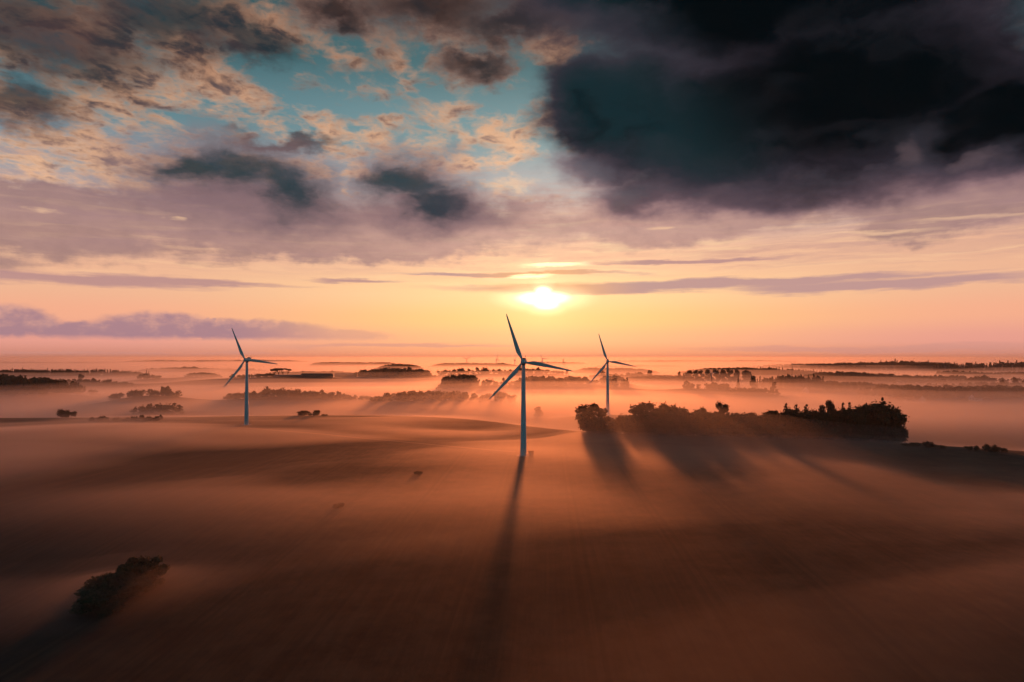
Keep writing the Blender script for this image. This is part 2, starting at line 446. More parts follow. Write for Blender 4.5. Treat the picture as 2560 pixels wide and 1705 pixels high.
W_ROWS = [
    # key, px0, px1, y0, y1, D, h, depth, style
    ('dark_left', -130, 148, 931, 931, 1000, 17, 90, 'wood'),
    ('behind_left', -60, 236, 920, 922, 1800, 11, 60, 'conifer'),
    ('behind_left_b', 238, 362, 922, 924, 1850, 11, 26, 'conifer'),
    ('pale_left', 355, 640, 918, 925, 2500, 11, 160, 'wood'),
    ('pale_knoll', 452, 494, 911, 912, 2450, 14, 40, 'wood'),
    ('low_a', 355, 398, 931, 935, 1600, 8, 20, 'hedge'),
    ('low_b', 465, 548, 926, 929, 1800, 9, 20, 'wood'),
    ('ridge_hedge', 284, 452, 964, 970, 900, 7, 16, 'hedge'),
    ('feather', 350, 468, 1000, 1004, 620, 8.0, 18, 'feather'),
    ('low_dark_hedge', 232, 402, 1038, 1042, 512, 2.6, 7, 'hedge'),
    ('farm_hedge', 575, 690, 936, 933, 1500, 6, 14, 'hedge'),
    ('second_hedge', 570, 840, 955, 971, 900, 7, 14, 'hedge'),
    ('third_hedge', 590, 850, 977, 984, 760, 6, 12, 'hedge'),
    ('third_hedge_b', 850, 1100, 985, 992, 770, 5.5, 12, 'hedge'),
    ('knoll_wood', 893, 1070, 918, 919, 1700, 15, 90, 'wood'),
    ('knoll_wood_tail', 1070, 1092, 931, 936, 1700, 7, 20, 'hedge'),
    ('mid_wood', 1103, 1188, 936, 932, 1150, 14, 70, 'wood'),
    ('mid_wood_tail', 1188, 1300, 946, 949, 1150, 7, 20, 'hedge'),
    ('misty_trees', 930, 1195, 973, 972, 850, 9, 30, 'wood'),
    ('round_copse', 1204, 1292, 978, 976, 720, 9, 34, 'dome'),
    ('far_a', 780, 1000, 904, 905, 3200, 13, 220, 'wood'),
    ('far_b', 940, 1052, 908, 908, 2600, 11, 40, 'wood'),
    ('far_c', 1075, 1300, 907, 909, 2900, 13, 220, 'wood'),
    ('far_d', 1100, 1420, 921, 919, 1900, 10, 30, 'hedge'),
    ('far_e', 1320, 1470, 904, 906, 3600, 14, 300, 'wood'),
    ('far_f', 1475, 1720, 913, 916, 2900, 12, 220, 'wood'),
    ('centre_a', 1312, 1362, 935, 936, 1250, 10, 26, 'wood'),
    ('centre_line', 1362, 1532, 946, 947, 1220, 6, 14, 'hedge'),
    ('centre_b', 1415, 1477, 937, 938, 1200, 9, 22, 'wood'),
    ('centre_c', 1524, 1572, 945, 941, 1100, 11, 20, 'conifer'),
    ('centre_d', 1478, 1645, 925, 931, 1700, 10, 30, 'hedge'),
    ('centre_e', 1440, 1640, 917, 921, 2250, 10, 120, 'wood'),
    ('poplar_wood', 1725, 1965, 918, 917, 2000, 11, 200, 'wood'),
    ('mid_low_a', 1705, 1744, 952, 953, 1050, 7, 16, 'hedge'),
    ('mid_low_b', 1768, 1832, 950, 957, 1050, 9, 20, 'wood'),
    ('mid_low_hedge', 1830, 1938, 964, 966, 980, 4, 10, 'hedge'),
    ('farm_trees', 1926, 2036, 926, 948, 1250, 14, 110, 'conifer'),
    ('ridge_far', 1985, 2312, 906, 901, 2690, 16, 650, 'wood'),
    ('forest', 2312, 2640, 904, 898, 2400, 18, 650, 'conifer'),
    ('right_ridge', 2020, 2180, 922, 925, 1500, 10, 150, 'wood'),
    ('right_ridge_b', 2180, 2305, 927, 946, 1480, 12, 150, 'wood'),
    ('right_front', 2042, 2200, 950, 951, 1150, 9, 90, 'wood'),
    ('right_far_a', 2378, 2422, 925, 922, 1900, 9, 90, 'wood'),
    ('right_far_line', 2380, 2505, 935, 937, 1850, 5, 16, 'hedge'),
    ('right_far_b', 2436, 2502, 927, 931, 1800, 8, 90, 'wood'),
    ('right_far_c', 2524, 2640, 928, 927, 1800, 8, 90, 'wood'),
    ('right_mid', 2312, 2545, 949, 958, 1250, 8, 24, 'hedge'),
    ('field_line_a', 60, 330, 945, 947, 1300, 6, 14, 'hedge'),
    ('field_line_b', 640, 900, 928, 926, 2000, 9, 60, 'wood'),
    ('field_line_c', 1560, 1760, 935, 936, 1500, 8, 60, 'wood'),
    ('field_line_d', 1880, 2060, 921, 922, 1800, 12, 80, 'conifer'),
    ('field_line_e', 2160, 2420, 934, 936, 1500, 9, 70, 'wood'),
    ('field_line_f', 1290, 1420, 940, 944, 1150, 9, 50, 'wood'),
    ('field_line_g', 1500, 1560, 935, 936, 1350, 9, 40, 'wood'),
    ('field_line_h', 2330, 2640, 941, 943, 1400, 8, 40, 'hedge'),
    ('horizon_a', 300, 760, 900, 899, 4600, 16, 400, 'wood'),
    ('horizon_b', 1480, 2000, 901, 900, 4800, 16, 400, 'wood'),
    ('horizon_c', -100, 260, 905, 904, 4000, 14, 300, 'wood'),
    ('right_dark', 2205, 2660, 963, 966, 980, 10, 90, 'wood'),
]
W_ROWS = [(k, a, b, y0, y1, DS(D), h, dep, st) for k, a, b, y0, y1, D, h, dep, st in W_ROWS]
for k, a, b, y0, y1, D, h, dep, st in W_ROWS:
    ground_at(a, b, y0, y1, D, h * 1.3)

# knoll under the flat-topped trees and the low farm roofs; dome of the round copse
for px, y, D, r in ((700, 938, 1500, 80), (790, 940, 1480, 80), (862, 943, 1680, 60), (560, 945, 1500, 90)):
    D = DS(D)
    CTRL.append(((px - CX) / F * D, D, zt(y, D), r))

_cx = np.array([c[0] for c in CTRL]); _cy = np.array([c[1] for c in CTRL]); _cz = np.array([c[2] for c in CTRL]); _cr = np.array([c[3] for c in CTRL])


def _kern(x, y):
    ry = np.clip(_cy * 0.075, 38, 260)
    return np.exp(-((x[:, None] - _cx) / _cr) ** 2 - ((y[:, None] - _cy) / ry) ** 2)


_K = _kern(_cx, _cy)
_amp = np.linalg.solve(_K.T @ _K + 0.06 * np.eye(len(_cx)), _K.T @ (_cz - base_h(_cx, _cy)))


def height(x, y):
    x = np.atleast_1d(np.asarray(x, float)); y = np.atleast_1d(np.asarray(y, float))
    shp = x.shape; xf, yf = x.ravel(), y.ravel()
    out = base_h(xf, yf)
    ry = np.clip(_cy * 0.075, 38, 260)
    for i in range(len(_cx)):
        m = (np.abs(xf - _cx[i]) < 3 * _cr[i]) & (np.abs(yf - _cy[i]) < 3 * ry[i])
        if m.any():
            out[m] += _amp[i] * np.exp(-((xf[m] - _cx[i]) / _cr[i]) ** 2 - ((yf[m] - _cy[i]) / ry[i]) ** 2)
    return out.reshape(shp)


def gz(x, y): return float(height([x], [y])[0])


def at_ground(px, py):
    """where the line of sight through a photo pixel meets the ground"""
    d = ray(px, py)
    s = np.geomspace(40, 9000, 4000)
    z = CAM_Z + d.z * s
    hz = height(d.x * s, d.y * s)
    i = np.argmax(z < hz)
    if not (z < hz).any(): i = len(s) - 1
    return float(d.x * s[i]), float(d.y * s[i]), float(hz[i])


# ------------------------------------------------------------------ mist: how high its top stands over the ground
def mist_patch(px, py, rx, ry, amp):
    s = CAM_Z / ((py - HY) / F)
    s0 = CAM_Z / ((py + ry - HY) / F); s1 = CAM_Z / (max(py - ry - HY, 20) / F)
    return ((px - CX) / F * s, s, rx / F * s, (s1 - s0) / 2, amp)


PATCH = [mist_patch(*p) for p in (
    (560, 1172, 280, 46, -4.6), (760, 1120, 420, 26, -1.6), (1100, 1105, 200, 18, -1.2),      # dark rises left of the centre turbine
    (700, 1280, 560, 60, 1.3), (120, 1260, 340, 70, -0.6), (1330, 1240, 260, 70, 2.1), (1180, 1140, 200, 24, 1.2),
    (1700, 1160, 420, 40, 1.2),
    (1980, 1360, 420, 90, -2.2), (1500, 1400, 260, 80, -1.6), (900, 1480, 420, 110, -3.0), (350, 1580, 460, 120, -3.6), (60, 1340, 240, 40, -1.2),
    (1850, 1620, 700, 140, 1.4), (300, 1460, 220, 60, 5.5), (60, 1110, 480, 60, 2.2), (1330, 1150, 150, 26, 1.5))]


def mist_top(x, y, h):
    b = brow(x)
    T = 1.35 + 0 * x
    for cx, cy, rx, ry, a in PATCH:
        T = T + a * np.exp(-((x - cx) / rx) ** 2 - ((y - cy) / ry) ** 2)
    wx, wy = vnoise(x / 130, y / 90, 14) - 0.5, vnoise(x / 110 + 3.7, y / 80, 15) - 0.5
    xr, yr = x + y * 0.31 + wx * 90, y - x * 0.16 + wy * 85
    wisp = (vnoise(xr / 100, yr / 42, 7) - 0.5) * 3.2 + (vnoise(xr / 46, yr / 21, 8) - 0.5) * 1.3
    T = np.where(T > 0, T, T * 0.5) + wisp
    near = base_h(x, y) + T
    lvl = -1.3 + (vnoise(x / 300, y / 160, 9) - 0.5) * 4.0 + (vnoise(x / 110, y / 70, 10) - 0.5) * 1.6 + sstep(1500, 4000, y) * 2.0
    lvl = lvl + 6.0 * np.exp(-((x - 60) / 190) ** 2 - ((y - 760) / 250) ** 2) + 2.0 * np.exp(-((x + 330) / 200) ** 2 - ((y - 640) / 200) ** 2)
    lvl = lvl - 6.0 * np.exp(-((x - 300) / 90) ** 2 - ((y - 430) / 60) ** 2)
    k = sstep(-40, 90, y - b)
    return near * (1 - k) + lvl * k


def axis(lo, hi, dense_lo, dense_hi, step, growth):
    a = list(np.arange(dense_lo, dense_hi + step * 0.5, step))
    s = step
    while a[-1] < hi: s *= growth; a.append(a[-1] + s)
    a[-1] = hi
    s = step
    while a[0] > lo: s *= growth; a.insert(0, a[0] - s)
    a[0] = lo
    return np.array(a)


GXS = axis(-17000, 17000, -330, 330, 5.0, 1.045)
GYS = axis(-900, 30000, 60, 760, 5.0, 1.020)


def grid_faces(nx, ny):
    i = np.arange(nx - 1); j = np.arange(ny - 1)
    I, J = np.meshgrid(i, j)
    a = (J * nx + I).ravel()
    return np.stack([a, a + 1, a + nx + 1, a + nx], 1)


X, Y = np.meshgrid(GXS, GYS)
Hh = height(X, Y)
ZMIN = float(Hh.min())


def build_land():
    m, t, b = new_mat("field_soil")
    tc = t.nodes.new('ShaderNodeTexCoord')
    p = E(tc.outputs['Object'])
    px, py, pz = sep(p)
    n1 = noise(p, 0.010, 4.0, 0.55)
    n2 = noise(p, 0.11, 5.0, 0.65)
    n3 = noise(vec(px * 0.9, py * 0.25), 0.6, 4.0, 0.6)
    vor = t.nodes.new('ShaderNodeTexVoronoi'); put(vor.inputs['Vector'], vec(px * 0.55 + n1 * 18.0, py * 1.0 + n1 * 18.0)); vor.inputs['Scale'].default_value = 0.0042
    vc, vs, _ = sep(E(vor.outputs['Color']))
    stubble = mix(ss(0.3, 0.7, n2), (0.030, 0.017, 0.011), (0.120, 0.068, 0.040))
    stubble = mix(ss(0.40, 0.72, n3) * 0.5, stubble, (0.050, 0.031, 0.018))
    pasture = mix(n2, (0.030, 0.030, 0.014), (0.060, 0.052, 0.026))
    stubble = mix(ss(-20.0, -95.0, px + (n1 - 0.5) * 60.0 + py * 0.12) * 0.75, stubble, mix(n2, (0.020, 0.018, 0.019), (0.052, 0.043, 0.042)))   # cloud shade put into the soil colour: left field darker and greyer
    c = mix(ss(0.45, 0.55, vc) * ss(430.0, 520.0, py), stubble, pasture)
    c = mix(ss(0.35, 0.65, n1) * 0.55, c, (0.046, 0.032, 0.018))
    # tramlines left by the sprayer run away from the camera in pairs
    lane = mth('ABSOLUTE', mth('SUBTRACT', mth('FRACT', (px - py * 0.05 + 4.0) / 24.0), 0.5))
    pair = ss(0.030, 0.012, mth('ABSOLUTE', lane - 0.045))
    rows = noise(vec(px * 0.42 - py * 0.021, py * 0.010), 1.0, 4.0, 0.65)
    drills = noise(vec(px * 1.7 - py * 0.085, py * 0.02, 3.0), 1.0, 3.0, 0.6)
    c = mix(ss(0.36, 0.70, rows) * 0.28 * ss(420.0, 360.0, py), c, (0.140, 0.080, 0.046))
    c = mix(ss(0.45, 0.62, drills) * 0.20 * ss(300.0, 200.0, py), c, (0.026, 0.016, 0.011))
    c = mix(pair * 0.42 * ss(395.0, 330.0, py), c, (0.032, 0.021, 0.013))
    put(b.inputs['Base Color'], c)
    b.inputs['Roughness'].default_value = 0.95; b.inputs['Specular IOR Level'].default_value = 0.1
    bump = t.nodes.new('ShaderNodeBump'); bump.inputs['Strength'].default_value = 0.5; bump.inputs['Distance'].default_value = 0.25
    put(bump.inputs['Height'], n2 + n3 * 0.6); t.links.new(bump.outputs[0], b.inputs['Normal'])
    v = np.stack([X.ravel(), Y.ravel(), Hh.ravel()], 1)
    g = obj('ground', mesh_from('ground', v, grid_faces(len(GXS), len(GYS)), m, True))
    tag(g, 'rolling brown farmland reaching to the horizon under the mist', 'ground', kind='structure')


def build_mist(name, label, top, mat, floor):
    """a closed body of mist lying on the land: its top follows `top`, its sides and floor are underground or far off"""
    ix = np.where(np.abs(GXS) < 12500)[0]; iy = np.where((GYS > -700) & (GYS < 20000))[0]
    gx, gy = GXS[ix], GYS[iy]
    nx, ny = len(gx), len(gy)
    xx, yy = np.meshgrid(gx, gy)
    tz = top[np.ix_(iy, ix)]
    tv = np.stack([xx.ravel(), yy.ravel(), tz.ravel()], 1)
    bv = np.stack([xx.ravel(), yy.ravel(), np.full(nx * ny, floor)], 1)
    # floor: only the border ring is used, closed by one face
    ring = list(range(nx)) + [j * nx + nx - 1 for j in range(1, ny)] + [(ny - 1) * nx + i for i in range(nx - 2, -1, -1)] + [j * nx for j in range(ny - 2, 0, -1)]
    faces = grid_faces(nx, ny).tolist()
    n0 = nx * ny
    verts = np.concatenate([tv, bv[ring]], 0)
    m = len(ring)
    for i in range(m):
        j = (i + 1) % m
        faces.append([ring[j], ring[i], n0 + i, n0 + j])
    faces.append([n0 + i for i in range(m - 1, -1, -1)])
    o = obj(name, mesh_from(name, verts, faces, mat, False))
    tag(o, label, 'mist', kind='stuff')
    return o


TOP = mist_top(X, Y, Hh)
FAR = sstep(-40, 160, Y - brow(X))
M1 = np.maximum(TOP, Hh - 1.5)
build_land()
build_mist('mist', 'dense low mist pooled in the hollows between the fields', M1, volume_mat('dense_mist', 0.0105, 0.77, (1.0, 0.985, 0.98)), ZMIN - 0.4)
VEIL = sum(np.exp(-((X - a) / 75) ** 2 - ((Y - b) / 62) ** 2) for a, b in ((55, 380), (115, 358)))
M2 = np.maximum(TOP, base_h(X, Y) - 0.8 + FAR) + 1.2 + FAR * 5.6 + (vnoise(X / 200, Y / 120, 12) - 0.5) * (1.0 + 3.5 * FAR) + 0.8 * VEIL
build_mist('mist', 'thinner mist over the pooled mist, lapping the foot of the hills', M2, volume_mat('middle_mist', 0.0024, 0.62, (0.95, 0.98, 1.0)), ZMIN - 0.55)
M3 = M2 + 2.2 + FAR * 6.0 + 6.0 * VEIL + 4 * np.exp(-((X - 78) / 60) ** 2 - ((Y - 400) / 45) ** 2) + (vnoise(X / 260, Y / 190, 13) - 0.5) * (1.5 + 5 * FAR)
build_mist('mist', 'faint upper veil of mist over the whole valley', M3, volume_mat('thin_mist', 0.0014, 0.60, (0.92, 0.97, 1.0)), ZMIN - 0.7)


def build_haze():
    x0, x1, y0, y1, z0, z1 = -18500, 18500, -1200, 31000, ZMIN - 1.2, 74.0
    v = [(x0, y0, z0), (x1, y0, z0), (x1, y1, z0), (x0, y1, z0), (x0, y0, z1), (x1, y0, z1), (x1, y1, z1), (x0, y1, z1)]
    f = [(3, 2, 1, 0), (4, 5, 6, 7), (0, 1, 5, 4), (1, 2, 6, 5), (2, 3, 7, 6), (3, 0, 4, 7)]
    o = obj('haze', mesh_from('haze', v, f, volume_mat('haze_air', 0.00004, 0.45, (0.84, 0.93, 1.0))))
    tag(o, 'warm morning haze fading the far woods towards the horizon', 'haze', kind='stuff')


build_haze()

# ------------------------------------------------------------------ wind turbines
def lathe(profile, seg=32, axis='z', cap=True):
    v, f = [], []
    for r, z in profile:
        for i in range(seg):
            a = 2 * math.pi * i / seg
            c, s = r * math.cos(a), r * math.sin(a)
            v.append((c, s, z) if axis == 'z' else (c, z, -s))
    for k in range(len(profile) - 1):
        for i in range(seg):
            j = (i + 1) % seg
            f.append((k * seg + i, k * seg + j, (k + 1) * seg + j, (k + 1) * seg + i))
    if cap:
        f.append(tuple(range(seg - 1, -1, -1)))
        n = (len(profile) - 1) * seg
        f.append(tuple(n + i for i in range(seg)))
    return v, f


def rounded_box(sx, sy, sz, r, loc=(0, 0, 0), seg=3):
    import bmesh
    bm = bmesh.new()
    bmesh.ops.create_cube(bm, size=1.0)
    bmesh.ops.scale(bm, vec=(sx, sy, sz), verts=bm.verts)
    bmesh.ops.bevel(bm, geom=bm.edges[:], offset=r, segments=seg, affect='EDGES', profile=0.5)
    bmesh.ops.translate(bm, vec=loc, verts=bm.verts)
    v = [tuple(x.co) for x in bm.verts]; f = [[x.index for x in q.verts] for q in bm.faces]
    bm.free()
    return v, f


def merge(*parts):
    v, f = [], []
    for pv, pf in parts:
        n = len(v); v += list(pv); f += [[i + n for i in q] for q in pf]
    return v, f


def tube(pts, radii, seg=7):
    v, f = [], []
    for k, (p, r) in enumerate(zip(pts, radii)):
        p = Vector(p)
        d = (Vector(pts[min(k + 1, len(pts) - 1)]) - Vector(pts[max(k - 1, 0)])).normalized()
        a = d.orthogonal().normalized(); b = d.cross(a)
        for i in range(seg):
            t = 2 * math.pi * i / seg
            v.append(tuple(p + a * (r * math.cos(t)) + b * (r * math.sin(t))))
    for k in range(len(pts) - 1):
        for i in range(seg):
            j = (i + 1) % seg
            f.append((k * seg + i, k * seg + j, (k + 1) * seg + j, (k + 1) * seg + i))
    f.append(tuple(range(seg - 1, -1, -1))); n = (len(pts) - 1) * seg; f.append(tuple(n + i for i in range(seg)))
    return v, f


def paint_mat():
    m, t, b = new_mat('turbine_paint')
    tc = t.nodes.new('ShaderNodeTexCoord'); p = E(tc.outputs['Object'])
    x, y, z = sep(p)
    n = noise(vec(x * 2.0, y * 2.0, z * 0.12), 1.0, 5.0, 0.6)
    put(b.inputs['Base Color'], mix(ss(0.35, 0.75, n), (0.68, 0.76, 0.75), (0.54, 0.62, 0.61)))
    b.inputs['Roughness'].default_value = 0.42
    return m


PAINT = paint_mat()
DARK = plain('dark_metal', (0.045, 0.045, 0.05), 0.5)
CONC = plain('concrete', (0.34, 0.32, 0.29), 0.9)
HUB_H, BLADE_R = 44.0, 24.0


def blade_mesh():
    n, seg = 34, 18
    v, f = [], []
    for k in range(n):
        q = k / (n - 1)
        r = 0.75 + (BLADE_R - 0.75) * q ** 0.92
        e = np.interp(r, [0.7, 1.8, 3.2, 5.2, 8, 12, 16, 20, 22.6, 23.6, 24.0], [0.98, 0.98, 1.35, 2.05, 1.86, 1.50, 1.16, 0.82, 0.58, 0.36, 0.06])
        th = np.interp(r, [0.7, 1.8, 3.2, 5.2, 8, 12, 16, 20, 24.0], [0.98, 0.96, 0.80, 0.58, 0.42, 0.28, 0.19, 0.12, 0.03])
        tw = math.radians(np.interp(r, [0.7, 3, 5.2, 10, 16, 24], [16, 15, 12, 6, 2, 0]))
        rnd = np.interp(r, [1.6, 4.6], [1.0, 0.0])
        lead = np.interp(r, [0.7, 2.0, 5.2, 24.0], [0.49, 0.49, 0.56, 0.18])      # leading edge stays nearly straight
        pre = -0.0016 * r * r * 0.6
        for i in range(seg):
            a = 2 * math.pi * i / seg
            cx = math.cos(a)
            s = (1 - cx) / 2                                # 0 leading .. 1 trailing
            foil = math.sin(a) * 0.5 * th * (rnd + (1 - rnd) * (1.55 * math.sqrt(max(s, 0.0)) * (1 - s) ** 0.75 / max(abs(math.sin(a)), 1e-4) if abs(math.sin(a)) > 1e-4 else 0))
            x = lead - s * e
            y = foil
            v.append((x * math.cos(tw) - y * math.sin(tw), x * math.sin(tw) + y * math.cos(tw) + pre, r))
    for k in range(n - 1):
        for i in range(seg):
            j = (i + 1) % seg
            f.append((k * seg + i, k * seg + j, (k + 1) * seg + j, (k + 1) * seg + i))
    f.append(tuple(range(seg - 1, -1, -1))); m = (n - 1) * seg; f.append(tuple(m + i for i in range(seg)))
    return mesh_from('blade', v, f, PAINT, True)


def tower_mesh():
    H = HUB_H - 1.25
    prof = [(1.62, 0.0), (1.62, 0.18), (1.50, 0.2)]
    for z in np.linspace(0.25, H, 30):
        r = 1.50 + (0.84 - 1.50) * (z / H) ** 0.92
        prof.append((r, z))
    for zz in (15.0, 30.0):                                # bolted section joints
        k = next(i for i, p in enumerate(prof) if p[1] > zz)
        r = prof[k][0]
        prof[k:k] = [(r + 0.01, zz - 0.06), (r + 0.035, zz - 0.05), (r + 0.035, zz + 0.05), (r + 0.01, zz + 0.06)]
    v, f = lathe(prof, 40)
    me = mesh_from('tower', v, f, PAINT, True)
    return me


T_ME = tower_mesh()
B_ME = blade_mesh()
NAC = mesh_from('nacelle', *merge(rounded_box(2.3, 6.4, 2.35, 0.5, (0, 1.6, 0.15)), rounded_box(1.9, 1.3, 0.5, 0.15, (0, 3.9, 1.45))), mat=PAINT, smooth=True)
COOL = mesh_from('cooler_hood', *rounded_box(1.35, 1.5, 0.75, 0.28, (0.0, 2.2, 1.55)), mat=DARK, smooth=True)
MAST = mesh_from('wind_vane', *lathe([(0.06, 1.4), (0.05, 2.6), (0.16, 2.65), (0.16, 2.85), (0.03, 2.95)], 10), mat=DARK)
HUBM = mesh_from('hub', *lathe([(0.12, -3.75), (0.5, -3.62), (0.85, -3.3), (1.08, -2.8), (1.15, -2.2), (1.12, -1.75)], 28, 'y'), mat=PAINT, smooth=True)
YAWM = mesh_from('yaw_ring', *lathe([(0.92, -1.45), (0.98, -1.4), (0.98, -1.0), (0.92, -0.95)], 32), mat=DARK, smooth=False)
FOUND = mesh_from('foundation', *lathe([(3.2, -0.9), (3.2, 0.10), (2.9, 0.22), (1.7, 0.24)], 36), mat=CONC)
DOORM = mesh_from('door', *rounded_box(0.85, 0.12, 2.1, 0.05, (0, -1.50, 2.0)), mat=DARK)
STAIR = mesh_from('door_steps', *merge(rounded_box(1.3, 1.0, 0.1, 0.03, (0, -2.05, 0.92)), rounded_box(1.2, 0.4, 0.1, 0.03, (0, -2.7, 0.6)), rounded_box(0.08, 0.08, 1.1, 0.02, (0.6, -2.5, 0.45)),
                                       rounded_box(0.08, 0.08, 1.1, 0.02, (-0.6, -2.5, 0.45))), mat=DARK)


def turbine(x, y, z, yaw, angles, label, door_turn=0.0, scale=1.0):
    root = bpy.data.objects.new('wind_turbine', None); COL.objects.link(root)
    root.location = (x, y, z); root.scale = (scale,) * 3
    tag(root, label, 'wind turbine', 'three white wind turbines standing in the misty fields')
    tw = obj('tower', T_ME, root)
    d = obj('door', DOORM, tw); d.rotation_euler.z = door_turn
    s = obj('door_steps', STAIR, tw); s.rotation_euler.z = door_turn
    obj('foundation', FOUND, root)
    nac = obj('nacelle', NAC, root, (0, 0, HUB_H)); nac.rotation_euler.z = yaw
    obj('cooler_hood', COOL, nac); obj('wind_vane', MAST, nac, (0.45, 4.2, 0)); obj('yaw_ring', YAWM, nac)
    hub = obj('hub', HUBM, root, (0, 0, HUB_H)); hub.rotation_euler.z = yaw
    for a in angles:
        b = obj('blade', B_ME, root)
        off = Matrix.Rotation(yaw, 4, 'Z') @ Vector((0, -2.55, 0))
        b.location = Vector((0, 0, HUB_H)) + off
        b.rotation_mode = 'QUATERNION'
        b.rotation_quaternion = (Matrix.Rotation(yaw, 3, 'Z') @ Matrix.Rotation(math.radians(a), 3, 'Y')).to_quaternion()
    return root


YAW = math.radians(-7)
turbine(5.4, 322, gz(5.4, 322), YAW, (-18.9, 100.3, 222.2), 'largest and nearest white wind turbine, below the sun, casting a long shadow', 2.4)
turbine(-180, 464, gz(-180, 464), YAW, (-23.5, 96.6, 219.0), 'wind turbine with a teal tower standing alone in the fields on the left', 2.4)
turbine(78.5, 561, gz(78.5, 561), YAW, (-17.6, 100.6, 219.5), 'smaller wind turbine rising behind the gap in the dark tree belt', 2.4)

# transformer kiosk at the foot of the nearest turbine
kx, ky = 8.9, 321.0
kroot = obj('transformer_kiosk', mesh_from('transformer_kiosk', *rounded_box(2.3, 2.0, 1.9, 0.04, (0, 0, 0.98)), mat=plain('kiosk_paint', (0.14, 0.05, 0.035), 0.6)), None, (kx, ky, gz(kx, ky)))
tag(kroot, 'small red-brown transformer kiosk at the foot of the nearest turbine', 'kiosk')
obj('roof', mesh_from('roof', [(-1.3, -1.15, 1.93), (1.3, -1.15, 1.93), (1.3, 1.15, 1.93), (-1.3, 1.15, 1.93), (-1.3, 0, 2.45), (1.3, 0, 2.45)],
                      [(0, 1, 5, 4), (2, 3, 4, 5), (0, 4, 3), (1, 2, 5), (3, 2, 1, 0)], plain('kiosk_roof', (0.10, 0.035, 0.025), 0.7)), kroot)
obj('door', mesh_from('door', *rounded_box(0.9, 0.06, 1.5, 0.02, (-0.3, -1.02, 0.85)), mat=DARK), kroot)
obj('plinth', mesh_from('plinth', *rounded_box(2.6, 2.3, 0.9, 0.03, (0, 0, -0.42)), mat=CONC), kroot)


# distant turbines on the horizon: same family, a few pixels tall
def far_turbine(px, yhub, D, angs, label, r=20.0, yaw=0.0):
    D = DS(D); x = (px - CX) / F * D
    zh = zt(yhub, D); g = gz(x, D) - 0.5
    root = bpy.data.objects.new('wind_turbine', None); COL.objects.link(root); root.location = (x, D, g)
    tag(root, label, 'wind turbine', 'tiny wind turbines on the hazy horizon')
    H = zh - g; k = min(1.0, r / 20); mt = PAINT if r > 10 else DARK
    obj('tower', mesh_from('tower', *lathe([(1.9 * k, 0), (1.1 * k, H)], 10), mat=mt, smooth=True), root)
    nc = obj('nacelle', mesh_from('nacelle', *rounded_box(2.6 * k, 7.5 * k, 2.8 * k, 0.4 * k, (0, 1.5 * k, 0)), mat=mt), root, (0, 0, H)); nc.rotation_euler.z = yaw
    for a in angs:
        b = obj('blade', B_ME, root); b.scale = (1.25 * k, 1.25 * k, r / 24.0)
        b.location = Vector((0, 0, H)) + Matrix.Rotation(yaw, 4, 'Z') @ Vector((0, -3.2 * k, 0)); b.rotation_mode = 'QUATERNION'
        b.rotation_quaternion = (Matrix.Rotation(yaw, 3, 'Z') @ Matrix.Rotation(math.radians(a), 3, 'Y')).to_quaternion()
    return root


far_turbine(1167, 897.5, 3000, (-62, 58, 178), 'tiny far turbine with its rotor spread like a Y, outermost of the four', 22)
far_turbine(1242, 897.5, 3000, (0, 120, 240), 'tiny far turbine with one blade pointing straight up', 24, 0.9)
far_turbine(1287, 899.5, 3000, (12, 132, 252), 'tiny far turbine just beside the nearest turbine tower', 22, 1.1)
far_turbine(1356, 897.0, 3000, (-30, 90, 210), 'tiny far turbine seen past the blade of the nearest turbine', 22, 0.3)
far_turbine(1980, 909.0, 1650, (-50, 70, 190), 'slender far turbine standing over the wooded ridge near the house', 8)
far_turbine(1779, 933.0, 1250, (-40, 80, 200), 'small dark farm turbine in front of the row of single trees', 8)

def pole(name, px, ytop, D, r, label, cat):
    x = (px - CX) / F * D; g = gz(x, D) - 0.3
    o = obj(name, mesh_from(name, *lathe([(r, 0), (r * 0.8, (zt(ytop, D) - g) * 0.9), (r * 1.05, (zt(ytop, D) - g) * 0.92), (r * 0.8, zt(ytop, D) - g)], 10), mat=CONC), None, (x, D, g))
    tag(o, label, cat)

pole('chimney', 1408, 897.5, 3100, 2.0, 'tall thin chimney on the hazy horizon between the nearest and smaller turbines', 'chimney')
pole('chimney', 1412, 904.0, 3100, 1.8, 'short chimney stump close beside the tall thin chimney', 'chimney')

